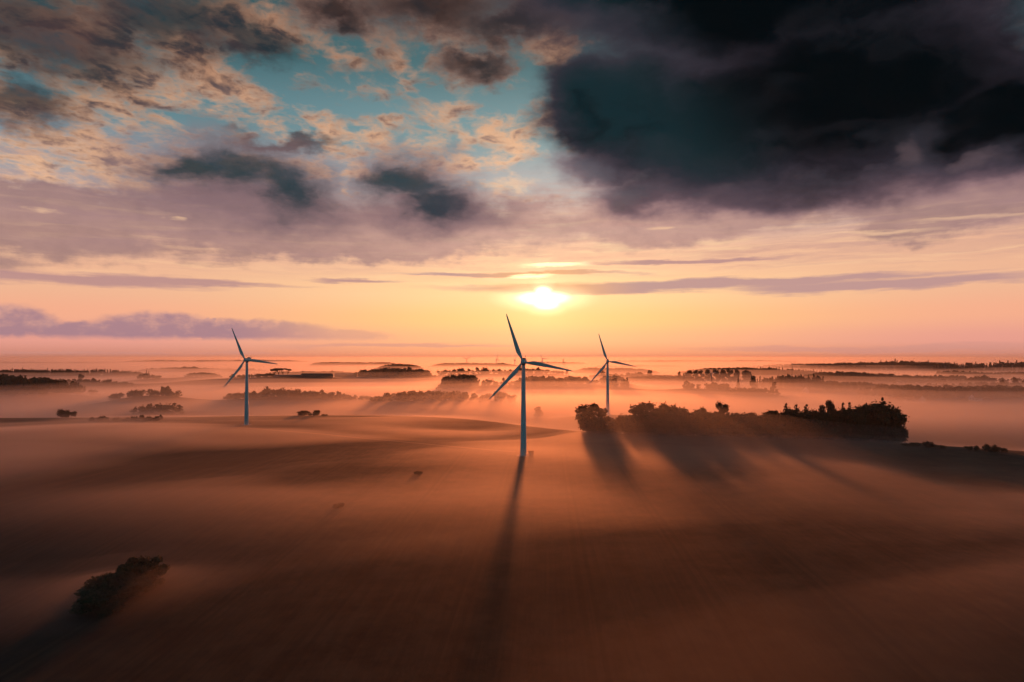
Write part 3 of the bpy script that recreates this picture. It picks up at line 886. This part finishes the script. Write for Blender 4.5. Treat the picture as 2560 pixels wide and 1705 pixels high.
# ------------------------------------------------------------------ the farm track past the turbines
def track():
    pix = [(250, 1066), (420, 1068), (560, 1068), (640, 1072), (800, 1085), (950, 1100), (1100, 1114), (1220, 1125), (1296, 1131)]
    pts = [at_ground(*p) for p in pix]
    P = np.array([(p[0], p[1]) for p in pts])
    s = np.concatenate([[0], np.cumsum(np.hypot(*np.diff(P, axis=0).T))])
    q = np.arange(0, s[-1], 3.0)
    xs, ys = np.interp(q, s, P[:, 0]), np.interp(q, s, P[:, 1])
    k = np.ones(9) / 9
    xs[4:-4] = np.convolve(xs, k, 'valid'); ys[4:-4] = np.convolve(ys, k, 'valid')
    tx, ty = np.gradient(xs), np.gradient(ys); L = np.hypot(tx, ty); nx, ny = -ty / L, tx / L
    v, f = [], []
    for i in range(len(xs)):
        for o_ in (-1.3, -0.5, 0.5, 1.3):
            x, y = xs[i] + nx[i] * o_, ys[i] + ny[i] * o_
            v.append((x, y, 0))
    v = np.array(v); v[:, 2] = height(v[:, 0], v[:, 1]) + 0.10
    for i in range(len(xs) - 1):
        for j in range(3):
            a = i * 4 + j; f.append((a, a + 1, a + 5, a + 4))
    o = obj('farm_track', mesh_from('farm_track', v, f, plain('track_gravel', (0.17, 0.115, 0.08), 0.95, 0.3, 0.4), True))
    tag(o, 'pale narrow farm track crossing the brown field to the turbines', 'track', kind='structure')


track()

# ------------------------------------------------------------------ trees
LEAF = foliage_mat('leaves', (0.045, 0.050, 0.024))
LEAF_B = foliage_mat('leaves_rusty', (0.060, 0.046, 0.024))
NEEDLE = foliage_mat('needles', (0.028, 0.040, 0.024))
BARK = plain('bark', (0.07, 0.05, 0.035), 0.9)


def quads(P, N, size, r):
    """small leaf clumps: one bent quad each"""
    n = len(P)
    a = np.cross(N, r.normal(size=(n, 3))); a /= np.linalg.norm(a, axis=1)[:, None] + 1e-9
    b = np.cross(N, a); b /= np.linalg.norm(b, axis=1)[:, None] + 1e-9
    s = np.asarray(size).reshape(-1, 1) * r.uniform(0.6, 1.3, (n, 1))
    asp = r.uniform(0.5, 1.0, (n, 1))
    v = np.stack([P - a * s - b * s * asp * 0.6, P + a * s * 0.3 - b * s * asp, P + a * s + b * s * asp * 0.5, P - a * s * 0.4 + b * s * asp], 1).reshape(-1, 3)
    f = np.arange(4 * n).reshape(n, 4)
    return v, f


def lumps(kind, r, h, w):
    """centres and radii of the masses that make a crown"""
    L = []
    if kind == 'round':
        for i in range(13):
            a = r.uniform(0, 6.28); q = r.uniform(0, 1) ** 0.6; z = 0.16 + 0.74 * i / 12
            k = math.sqrt(max(0.05, 1 - ((z - 0.46) / 0.54) ** 2))
            L.append((math.cos(a) * w * 0.36 * q * k, math.sin(a) * w * 0.36 * q * k, h * z, w * r.uniform(0.13, 0.22)))
    elif kind == 'upright':
        for i in range(12):
            a = r.uniform(0, 6.28); z = 0.14 + 0.80 * i / 11
            k = (1.15 - z) * r.uniform(0.2, 1)
            L.append((math.cos(a) * w * 0.42 * k, math.sin(a) * w * 0.42 * k, h * z, w * r.uniform(0.20, 0.30) * (1.15 - 0.7 * z)))
    elif kind == 'shrub':
        for i in range(9):
            a = r.uniform(0, 6.28); q = r.uniform(0, 1) ** 0.5; z = r.uniform(0.15, 0.74)
            L.append((math.cos(a) * w * 0.38 * q, math.sin(a) * w * 0.38 * q, h * z, min(w, h * 1.4) * r.uniform(0.16, 0.26)))
    elif kind == 'conifer':
        for i in range(14):
            z = 0.12 + 0.86 * i / 13; a = i * 2.4; k = (1.02 - z)
            L.append((math.cos(a) * w * 0.16 * k, math.sin(a) * w * 0.16 * k, h * z, w * (0.025 + 0.42 * k)))
    elif kind == 'parasol':
        for i in range(10):
            a = r.uniform(0, 6.28); q = r.uniform(0, 1) ** 0.5
            L.append((math.cos(a) * w * 0.38 * q, math.sin(a) * w * 0.38 * q, h * r.uniform(0.72, 0.88), w * r.uniform(0.13, 0.20)))
    return L


def crown(kind, h, w, seed, nq, size, twigs=40, mat=LEAF):
    r = np.random.default_rng(seed)
    L = lumps(kind, r, h, w)
    vol = np.array([l[3] ** 2 for l in L]); vol /= vol.sum()
    P, N = [], []
    flat = {'conifer': 0.42, 'parasol': 0.42, 'shrub': 0.9}.get(kind, 0.82)
    for l, q in zip(L, vol):
        n = max(4, int(nq * q))
        d = r.normal(size=(n, 3)); d /= np.linalg.norm(d, axis=1)[:, None]
        rad = l[3] * r.uniform(0.25, 1.0, (n, 1)) ** 0.45 * (1 + 0.16 * r.normal(size=(n, 1)))
        p = d * rad; p[:, 2] *= flat
        if kind == 'conifer': p[:, 2] -= np.hypot(p[:, 0], p[:, 1]) * 0.35
        P.append(p + np.array(l[:3])); N.append(d + 0.6 * r.normal(size=(n, 3)))
    P = np.concatenate(P); N = np.concatenate(N); N /= np.linalg.norm(N, axis=1)[:, None]
    sz = np.full(len(P), size)
    # twigs poking out of the top and the sides, thinly leaved
    for _ in range(twigs):
        l = L[r.integers(len(L))]
        d = r.normal(size=3); d[2] = abs(d[2]) * 1.1 + 0.25; d /= np.linalg.norm(d)
        n = 6
        tt = np.linspace(0.8, 1.0 + 0.45 * r.uniform(0.3, 1), n)[:, None] * l[3]
        P = np.concatenate([P, np.array(l[:3]) + d * tt * np.array([1, 1, flat]) + r.normal(size=(n, 3)) * size * 0.35])
        N = np.concatenate([N, r.normal(size=(n, 3))]); sz = np.concatenate([sz, np.full(n, size * 0.5)])
    P[:, 2] = np.maximum(P[:, 2], 0.15)
    P[:, 2] *= h / P[:, 2].max()
    v, f = quads(P, N, sz, r)
    return v, f, L


def tree_meshes(kind, h, w, seed, nq, size, twigs, mat):
    v, f, L = crown(kind, h, w, seed, nq, size, twigs, mat)
    cm = mesh_from('crown', v, f, mat)
    r = random.Random(seed)
    parts = []
    base = h * 0.022 + 0.05
    top = h * (0.93 if kind == 'conifer' else 0.72)
    bend = [(0, 0, -0.5)] + [(r.uniform(-1, 1) * h * 0.02 * k, r.uniform(-1, 1) * h * 0.02 * k, top * k / 5) for k in range(1, 6)]
    parts.append(tube(bend, [base * 1.35, base, base * 0.85, base * 0.65, base * 0.42, base * 0.15]))
    if kind != 'conifer':
        for l in L[:9]:
            k = r.choice((1, 2, 3)); s = Vector(bend[k]); e = Vector(l[:3])
            mid = s.lerp(e, 0.5) + Vector((0, 0, h * 0.03))
            parts.append(tube([s, mid, e], [base * 0.5, base * 0.32, base * 0.1], 5))
    tm = mesh_from('trunk', *merge(*parts), mat=BARK, smooth=True)
    return tm, cm


VAR = {}
for i in range(6): VAR['round', i] = tree_meshes('round', 10.0, 9.0, 100 + i, 2600, 0.34, 70, LEAF if i % 2 else LEAF_B)
for i in range(4): VAR['upright', i] = tree_meshes('upright', 10.0, 6.0, 200 + i, 1900, 0.32, 80, LEAF)
for i in range(4): VAR['shrub', i] = tree_meshes('shrub', 10.0, 13.0, 300 + i, 2300, 0.42, 70, LEAF_B if i % 2 else LEAF)
for i in range(3): VAR['conifer', i] = tree_meshes('conifer', 10.0, 5.2, 400 + i, 1600, 0.34, 30, NEEDLE)
for i in range(2): VAR['parasol', i] = tree_meshes('parasol', 10.0, 11.0, 500 + i, 1500, 0.36, 20, NEEDLE)
NV = {}
for k, i in VAR: NV[k] = NV.get(k, 0) + 1


def plant_tree(name, kind, x, y, h, w, label, cat, group=None, var=None, rot=None, z=None):
    base_w = {'round': 9.0, 'upright': 6.0, 'shrub': 13.0, 'conifer': 5.2, 'parasol': 11.0}[kind]
    i = random.randrange(NV[kind]) if var is None else var % NV[kind]
    tm, cm = VAR[kind, i]
    root = bpy.data.objects.new(name, None); COL.objects.link(root)
    root.location = (x, y, gz(x, y) if z is None else z)
    root.rotation_euler.z = random.uniform(0, 6.28) if rot is None else rot
    root.scale = (w / base_w, w / base_w, h / 10.0)
    tag(root, label, cat, group)
    obj('crown', cm, root); obj('trunk', tm, root)
    return root


def by_pixel(name, kind, px, ytop, wpx, D, label, cat, group=None, hmin=2.0, **kw):
    """a plant of the photo: its column, the line of its top, its width, and how far off it stands"""
    D = DS(D); x = (px - CX) / F * D
    g = gz(x, D)
    h = max(hmin, zt(ytop, D) - g)
    return plant_tree(name, kind, x, D, h, wpx / F * D, label, cat, group, z=g, **kw)


# ---- the tree belt behind the brow of the field
BELT = [  # kind, px, ytop, wpx, D, label
    ('round', 1484, 1006, 92, 428, 'loose bushy tree at the end of the belt, before the gap with the turbine'),
    ('shrub', 1470, 1040, 60, 424, 'leafy shrub on the outer side of the loose bushy tree'),
    ('shrub', 1500, 1036, 76, 420, 'full shrub under the loose bushy tree at the end of the belt'),
    ('shrub', 1532, 1046, 66, 432, 'low thin bush in the gap of the tree belt, under the smaller turbine'),
    ('round', 1602, 1003, 116, 425, 'broad round-headed dark tree just past the gap in the belt'),
    ('round', 1668, 1003, 58, 428, 'narrow leafy tree poking above the belt beside the broad round-headed tree'),
    ('round', 1804, 1001, 50, 428, 'slim tree with a rounded tuft standing highest above the middle of the belt'),
    ('round', 1690, 1008, 46, 432, 'small-crowned tree touching the narrow leafy tree in the belt'),
    ('round', 1756, 1016, 50, 430, 'dome-topped tree between the narrow leafy tree and the tufted slim tree'),
    ('conifer', 1964, 1008, 44, 424, 'first pointed spruce right of the tufted slim tree in the belt'),
    ('conifer', 1988, 1010, 52, 428, 'pointed spruce close beside a thinner one in the belt'),
    ('conifer', 2014, 1010, 46, 424, 'last pointed spruce before the low stretch of the belt'),
    ('round', 2066, 1001, 46, 430, 'wispy open tree standing above the low stretch near the massive end tree'),
    ('conifer', 2106, 1005, 40, 422, 'thin spike-topped spruce left of the massive end tree'),
    ('conifer', 2122, 1004, 42, 420, 'thicker spike-topped spruce touching the massive end tree'),
    ('round', 2178, 998, 120, 412, 'massive black domed tree closing the far end of the belt'),
    ('round', 2222, 1012, 80, 408, 'dark tree leaning down the outer slope of the massive end tree'),
    ('conifer', 2206, 994, 60, 414, 'pointed top sticking out of the massive end tree'),
]
for kind, px, yt, wp, D, lab in BELT:
    by_pixel('belt_tree', kind, px, yt, wp, D, lab, 'tree', 'dark tree belt behind the brow of the field', 6.0)
fill = []
for k in range(92):
    px = 1560 + (2228 - 1560) * (k + 0.5) / 92 + random.uniform(-6, 6)
    base = np.interp(px, [1560, 1640, 1700, 1780, 1850, 1920, 1980, 2050, 2120, 2180, 2230], [1036, 1018, 1018, 1024, 1030, 1024, 1018, 1020, 1012, 1002, 1026])
    fill.append((px, base + random.choice((0, 3, 6, 10, 16)) + random.uniform(-2, 5), random.uniform(44, 74), 432 - (px - 1560) * 0.03 + random.uniform(-20, 14)))
for px, yt, wp, D in fill:
    by_pixel('belt_tree', random.choice(('round', 'round', 'shrub')), px, yt, wp, D,
             'dark broadleaf tree merged into the dense body of the tree belt', 'tree', 'trees merged in the body of the belt', 5.0)
for k in range(34):
    px = 1470 + 780 * (k + 0.5) / 34
    if 1512 < px < 1556: continue
    by_pixel('belt_shrub', 'shrub', px, 1062 + random.uniform(-6, 8), random.uniform(50, 70), 416 - (px - 1470) * 0.03 + random.uniform(-4, 4),
             'dark shrub in the unbroken undergrowth along the foot of the tree belt', 'shrub', 'shrubs along the foot of the tree belt', 3.0)

# ---- bushes along the brow on the right
for px, yt, wp, lab in ((2272, 1104, 44, 'low scrub bush on the brow next to the tree belt'), (2318, 1101, 26, 'taller ragged bush on the bare brow, first after the scrub'),
                        (2342, 1110, 30, 'flat small bush behind the taller ragged bush on the brow'), (2418, 1113, 22, 'left one of a pair of small round bushes on the brow'),
                        (2434, 1113, 18, 'right one of a pair of small round bushes on the brow'), (2470, 1108, 34, 'largest dark bush on the brow at the picture edge'),
                        (2500, 1116, 26, 'thin straggly bush beside the largest dark bush on the brow')):
    x = (px - CX) / F; D = 350
    for _ in range(12): D = float(brow(x * D)) - 2
    by_pixel('bush', 'shrub', px, yt, wp, D, lab, 'bush', None, 1.6)

# ---- scattered bushes in the misty fields
for kind, px, yt, wp, D, lab in (
        ('shrub', 158, 1020, 30, 540, 'rounded bush of a misty pair in the fields left of the teal turbine'),
        ('shrub', 180, 1025, 24, 535, 'lower bush leaning on the rounded one of the misty pair'),
        ('round', 395, 1040, 20, 500, 'small dark round bush at the end of the low dark hedge'),
        ('round', 762, 1025, 40, 533, 'left half of the rounded dark thicket on the brow past the teal turbine'),
        ('round', 786, 1025, 40, 530, 'right half of the rounded dark thicket on the brow past the teal turbine'),
        ('shrub', 812, 1034, 16, 530, 'tiny bush just outside the rounded dark thicket'),
        ('round', 1345, 1015, 30, 600, 'lone small round tree in the bright mist beside the nearest turbine'),
        ('round', 205, 933, 18, 1500, 'single misty tree standing before the spiky treeline'),
        ('conifer', 1845, 938, 13, 1150, 'lone dark conifer in the mist before the row of single trees'),
        ('round', 1886, 938, 26, 1150, 'broad misty tree beside the lone dark conifer'),
        ('round', 1934, 953, 20, 1000, 'dark tree at the end of the low hedge below the farm trees'),
        ('round', 1697, 927, 14, 1450, 'first tall tree of the misty group left of the row of single trees'),
        ('upright', 1709, 932, 12, 1450, 'thin tree leaning beside the first tall tree of the misty group'),
        ('round', 2536, 942, 18, 1300, 'lone round misty tree at the picture edge above the hedges'),
        ('round', 2556, 950, 14, 1280, 'small tree cut by the picture edge above the hedges'),
        ('round', 1025, 916, 20, 1705, 'rounded tree head rising above the dark wood on the knoll'),
        ('shrub', 1048, 1186, 30, 272, 'faint small bush in the foreground mist left of the long shadow'),
        ('shrub', 850, 1262, 34, 214, 'faint low bush in the foreground mist, nearer than the other')):
    by_pixel('bush' if kind == 'shrub' else 'tree', kind, px, yt, wp, D, lab, 'bush' if kind == 'shrub' else 'tree', None, 1.5)

# ---- row of single trees
for k, (px, yt, wp) in enumerate(((1724, 924, 20), (1738, 923, 18), (1752, 924, 15), (1768, 923, 17), (1790, 922, 22), (1809, 923, 16), (1824, 921, 20), (1842, 922, 18), (1860, 923, 16), (1873, 924, 14))):
    by_pixel('field_tree', 'round', px, yt, wp * 1.35, 1500, 'misty tall tree, one of an evenly spaced row before a pale wood', 'tree', 'evenly spaced row of misty trees', 9.0)

# ---- flat-topped pines on the knoll
for px, yt, wp, lab in ((686, 922, 24, 'outer flat-topped pine leaning towards the teal turbine'), (697, 919.5, 30, 'tallest flat-topped pine of the cluster on the knoll'),
                        (708, 920, 28, 'wide flat-topped pine in the middle of the knoll cluster'), (720, 922, 18, 'ragged open pine at the far side of the knoll cluster')):
    by_pixel('pine_tree', 'parasol', px, yt, wp, 1500 + random.uniform(-6, 6), lab, 'tree', 'flat-topped pines on the knoll', 10.0)

# ---- distant woods and hedges, each one mass
def low_crowns(seed):
    r = np.random.default_rng(seed); out = {}
    for kind, h, w, nq, s, tw in (('round', 10, 9, 300, 0.80, 16), ('shrub', 10, 13, 240, 0.95, 12), ('conifer', 10, 5.2, 220, 0.62, 8), ('upright', 10, 6, 220, 0.6, 20)):
        out[kind] = [crown(kind, h, w, seed * 10 + i + hash(kind) % 1, nq, s, tw)[:2] for i in range(5)]
    return out


LOW = low_crowns(9)
WL = {
    'dark_left': 'dark rounded wood on the far left, nearest of the distant woods there',
    'behind_left': 'spiky misty treeline behind the dark rounded wood on the left',
    'behind_left_b': 'shorter spiky treeline continuing past a gap from the spiky misty one',
    'pale_left': 'pale treeline in the haze just left of the teal turbine rotor',
    'pale_knoll': 'pale wooded knoll above the pale treeline left of the teal turbine',
    'low_a': 'small dark copse in the mist under the pale treeline',
    'low_b': 'low copse in the mist close left of the teal turbine hub',
    'ridge_hedge': 'dark hedge along the crest of a misty ridge left of the teal turbine',
    'feather': 'feathery thin trees in the mist left of the teal turbine tower',
    'low_dark_hedge': 'low dark hedge in the hollow below the feathery trees',
    'farm_hedge': 'hedge leading to the flat-topped pines',
    'second_hedge': 'misty orange hedgerow sloping down below the farm roofs',
    'third_hedge': 'long hedgerow on the crest right behind the teal turbine',
    'third_hedge_b': 'ragged end of the long hedgerow, sinking into bright mist',
    'knoll_wood': 'dark dense wood on the knoll between two turbines',
    'knoll_wood_tail': 'low scrub trailing off the dark knoll wood',
    'mid_wood': 'dark wood with a bushy top near the lower blade of the nearest turbine',
    'mid_wood_tail': 'thin hedge running from the bushy wood to the nearest turbine',
    'misty_trees': 'row of faint orange trees drowned in mist below the knoll wood',
    'round_copse': 'dome-shaped copse behind the lower blade of the nearest turbine',
    'far_a': 'very pale far treeline above the knoll wood',
    'far_b': 'pale far wood just above the dark knoll wood',
    'far_c': 'pale far wood with the tiny turbines behind it',
    'far_d': 'long pale hedge line behind the nearest turbine tower',
    'far_e': 'pale flat-topped far wood with the chimney on it',
    'far_f': 'pale far treeline right of the smaller turbine hub',
    'centre_a': 'dark copse between the nearest and smaller turbine towers',
    'centre_line': 'low hedge joining the copses between the two turbine towers',
    'centre_b': 'rounded copse left of the smaller turbine tower',
    'centre_c': 'spiky group of trees just right of the smaller turbine tower',
    'centre_d': 'misty hedge line right of the smaller turbine',
    'centre_e': 'upper pale hedge line crossing behind the smaller turbine hub',
    'poplar_wood': 'pale wood on the ridge behind the evenly spaced row of trees',
    'mid_low_a': 'small dark clump in the mist below the evenly spaced row',
    'mid_low_b': 'larger dark clump beside the small farm turbine',
    'mid_low_hedge': 'low dark hedge below the lone conifer',
    'farm_trees': 'tall dark conifers around the white gabled house',
    'ridge_far': 'long blue-grey wooded ridge on the right horizon',
    'forest': 'darker blue-grey spruce forest at the right edge of the horizon',
    'right_ridge': 'dark wooded ridge right of the conifers by the white gabled house',
    'right_ridge_b': 'dark wooded slope running down from the ridge with a pale house',
    'right_front': 'dark wood standing before the wooded ridge on the right',
    'right_far_a': 'small two-headed copse in the bright mist on the right',
    'right_far_line': 'thin hedge under the copses in the bright mist on the right',
    'right_far_b': 'rounded copse in the bright mist, middle of three',
    'right_far_c': 'copse in the bright mist cut by the right picture edge',
    'right_mid': 'hedge of small trees above the darkest wood on the right',
    'field_line_a': 'thin dark hedge crossing the mist below the dark rounded wood on the left',
    'field_line_b': 'faint wood between the teal turbine and the knoll wood, above the farm roofs',
    'field_line_c': 'misty wood joining the smaller turbine to the evenly spaced row of trees',
    'field_line_d': 'misty spruces filling the ridge above the tall dark conifers',
    'field_line_e': 'misty wood on the valley side behind the darkest long wood',
    'field_line_f': 'misty scrub wood directly right of the nearest turbine tower',
    'field_line_g': 'small misty wood touching the smaller turbine tower',
    'field_line_h': 'upper thin hedge near the right picture edge',
    'horizon_a': 'palest treeline on the horizon above the teal turbine',
    'horizon_b': 'palest treeline on the horizon right of the smaller turbine',
    'horizon_c': 'palest treeline at the left end of the horizon',
    'right_dark': 'darkest long wood on the right with white houses before it',
}


def build_wood(key, px0, px1, y0, y1, D, h, dep, style):
    r = np.random.default_rng(abs(sum(map(ord, key))) + int(D))
    w = (px1 - px0) / F * D
    step = {'hedge': h * 0.62, 'feather': h * 0.5}.get(style, h * 0.42)
    n = max(4, int(w / step))
    rows = 1 if style in ('hedge', 'feather') else min(9, max(2, int(dep / 13)))
    V, Fc, off = [], [], 0
    for row in range(rows):
        for i in range(n):
            f = (i + r.uniform(0, 1)) / n
            px = px0 + (px1 - px0) * f
            y = D + (row / max(1, rows - 1) - 0.3) * dep + r.uniform(-4, 4)
            x = (px - CX) / F * D + r.uniform(-2, 2)
            g = gz(x, y)
            env = 1.0
            if style == 'dome': env = 0.45 + 0.62 * math.sqrt(max(0, 1 - (2 * f - 1) ** 2))
            elif style == 'wood': env = 0.50 + 0.5 * min(1, min(f, 1 - f) * 7) ** 0.6
            rough_ = float(vnoise(x / (h * 2.2), y / 60, 20)) * 0.5 + r.uniform(0, 0.5)
            hh = h * env * (0.62 + 0.45 * rough_)
            if style == 'feather': kind, ww = ('shrub' if r.random() < 0.6 else 'upright'), hh * r.uniform(0.9, 1.6)
            elif style == 'conifer' and r.random() < 0.7: kind, ww, hh = 'conifer', hh * r.uniform(0.45, 0.6), hh * r.uniform(0.85, 1.2)
            elif style == 'hedge': kind, ww = ('shrub', hh * r.uniform(1.3, 2.0)) if r.random() < 0.8 else ('round', hh * r.uniform(0.9, 1.2))
            else: kind, ww = ('round', hh * r.uniform(0.85, 1.25)) if r.random() < 0.75 else ('shrub', hh * r.uniform(1.2, 1.6))
            if style == 'hedge' and r.random() < 0.10: hh *= 1.45
            cv, cf = LOW[kind][r.integers(5)]
            bw = {'round': 9.0, 'upright': 6.0, 'shrub': 13.0, 'conifer': 5.2}[kind]
            a = r.uniform(0, 6.28); c, s = math.cos(a), math.sin(a)
            q = cv * np.array([ww / bw, ww / bw, hh / 10.0])
            q = np.stack([q[:, 0] * c - q[:, 1] * s + x, q[:, 0] * s + q[:, 1] * c + y, q[:, 2] + g - 0.3], 1)
            V.append(q); Fc.append(cf + off); off += len(q)
    V = np.concatenate(V); Fc = np.concatenate(Fc)
    hedge = style == 'hedge'
    o = obj('hedgerow' if hedge else 'woods', mesh_from('hedgerow' if hedge else 'woods', V, Fc, NEEDLE if style == 'conifer' else LEAF))
    tag(o, WL[key], 'hedge' if hedge else 'wood', kind=None if hedge else 'stuff')


for k, a, b, y0, y1, D, h, dep, st in W_ROWS: build_wood(k, a, b, y0, y1, D, h * 1.3, dep, st)


# ---- the dark copse low on the left, half sunk in mist
def copse(px_list):
    for k, (px, yt, wp, D, lab) in enumerate(px_list):
        by_pixel('copse_tree', 'round', px, yt, wp, D, lab, 'tree', 'dark copse sunk in the mist at the lower left', 5.0)


COPSE = [(388, 1390, 80, 150, 'highest tree of the dark copse at the lower left'), (352, 1391, 90, 148, 'second tree of the dark copse, close beside the highest one'),
         (312, 1402, 90, 146, 'middle tree along the upper edge of the dark copse'), (270, 1424, 100, 143, 'outer tree on the falling shoulder of the dark copse'),
         (232, 1452, 100, 140, 'lowest tree ending the upper edge of the dark copse')]
copse(COPSE)
for k in range(7):
    f = (k + 0.5) / 7
    D = 146 - 9 * f + random.uniform(-4, 4)
    px = 372 - 120 * f + random.uniform(-20, 20)
    by_pixel('copse_tree', random.choice(('round', 'round', 'shrub')), px, 1425 + 15 * random.random() + 55 * f, random.uniform(90, 150), D,
             'dark tree merged into the shadowed body of the copse', 'tree', 'merged trees of the dark copse', 4.0)


# ---- farm buildings
WALLW = plain('white_wall', (0.72, 0.70, 0.66), 0.8, 0.08)
WALLB = plain('brick_wall', (0.24, 0.12, 0.08), 0.85)
ROOFD = plain('roof_tiles', (0.10, 0.07, 0.06), 0.8)
ROOFG = plain('roof_sheets', (0.20, 0.17, 0.15), 0.7)
PANE = plain('window_glass', (0.03, 0.035, 0.04), 0.15, spec=0.5)


def house(name, px, ybase, D, L, Wd, Hw, Hr, rot, label, cat, wall, roofm, windows=2, chimney=False):
    D = DS(D); x = (px - CX) / F * D; g = min(gz(x, D), zt(ybase, D) + 1.0)
    root = bpy.data.objects.new(name, None); COL.objects.link(root); root.location = (x, D, g); root.rotation_euler.z = rot
    tag(root, label, cat)
    a, b = L / 2, Wd / 2
    v = [(-a, -b, -2), (a, -b, -2), (a, b, -2), (-a, b, -2), (-a, -b, Hw), (a, -b, Hw), (a, b, Hw), (-a, b, Hw), (-a, 0, Hw + Hr), (a, 0, Hw + Hr)]
    f = [(0, 1, 5, 4), (2, 3, 7, 6), (1, 2, 6, 9, 5), (3, 0, 4, 8, 7), (3, 2, 1, 0), (4, 5, 9, 8), (6, 7, 8, 9)]
    obj('wall', mesh_from('wall', v, f, wall), root)
    e, th, t2 = 0.5, 0.22, Hr / b
    rv, rf = [], []
    for s in (-1, 1):
        n = len(rv)
        y0, z0, y1, z1 = s * (b + e), Hw - e * t2 + 0.03, 0.0, Hw + Hr + 0.03
        for dz in (0, th):
            rv += [(-a - e, y0, z0 + dz), (a + e, y0, z0 + dz), (a + e, y1, z1 + dz), (-a - e, y1, z1 + dz)]
        rf += [[n + i for i in q] for q in ((3, 2, 1, 0), (4, 5, 6, 7), (0, 1, 5, 4), (1, 2, 6, 5), (2, 3, 7, 6), (3, 0, 4, 7))]
    ro = obj('roof', mesh_from('roof', rv, rf, roofm), root)
    if chimney: obj('chimney', mesh_from('chimney', *rounded_box(0.7, 0.7, 1.8, 0.04, (a * 0.5, 0.4, Hw + Hr + 0.3)), mat=WALLB), ro)
    for k in range(windows):
        xx = -a + L * (k + 0.5) / windows
        obj('window', mesh_from('window', *rounded_box(1.1, 0.1, 1.2, 0.02, (xx, -b - 0.03, Hw * 0.55)), mat=PANE), root)
    for k in range(2 if cat == 'house' else 1):
        obj('window', mesh_from('window', *rounded_box(0.1, 1.0, 1.1, 0.02, (-a - 0.03, (k - 0.5) * Wd * 0.4 if cat == 'house' else 0, Hw * 0.6)), mat=PANE), root)
    return root


G = 1.25
house('house', 2012, 962, 1120, 12, 8, 4.0, 4.6, G, 'white gabled house under the tall dark conifers', 'house', WALLW, ROOFD, 3, True)
house('house', 2297, 981, 920, 13, 9, 3.4, 5.0, 1.45, 'white gabled house standing before the darkest long wood', 'house', WALLW, ROOFD, 3, True)
house('shed', 2276, 982, 925, 14, 6, 2.4, 1.6, 0.1, 'low pale shed joined to the white gabled house by the darkest wood', 'shed', WALLW, ROOFG, 3)
house('house', 2242, 947, 1430, 12, 8, 3.6, 4.4, 1.3, 'pale house half hidden on the slope of the wooded ridge', 'house', WALLW, ROOFD, 3, True)
house('house', 2436, 986, 920, 11, 8, 3.6, 4.0, 0.4, 'dim pale house at the foot of the darkest wood near the picture edge', 'house', WALLW, ROOFD, 3, True)
house('barn', 865, 941, 1680, 44, 15, 4.8, 3.8, 0.05, 'brown long barn attached to the dark knoll wood', 'barn', WALLB, ROOFG, 4)
house('barn', 793, 945, 1480, 56, 14, 3.6, 3.8, -0.04, 'long low barn roof on the ridge right of the flat-topped pines', 'barn', WALLB, ROOFD, 4)
house('barn', 722, 946, 1470, 50, 12, 2.6, 3.0, -0.04, 'lower long shed roof directly below the flat-topped pines', 'barn', WALLB, ROOFG, 4)
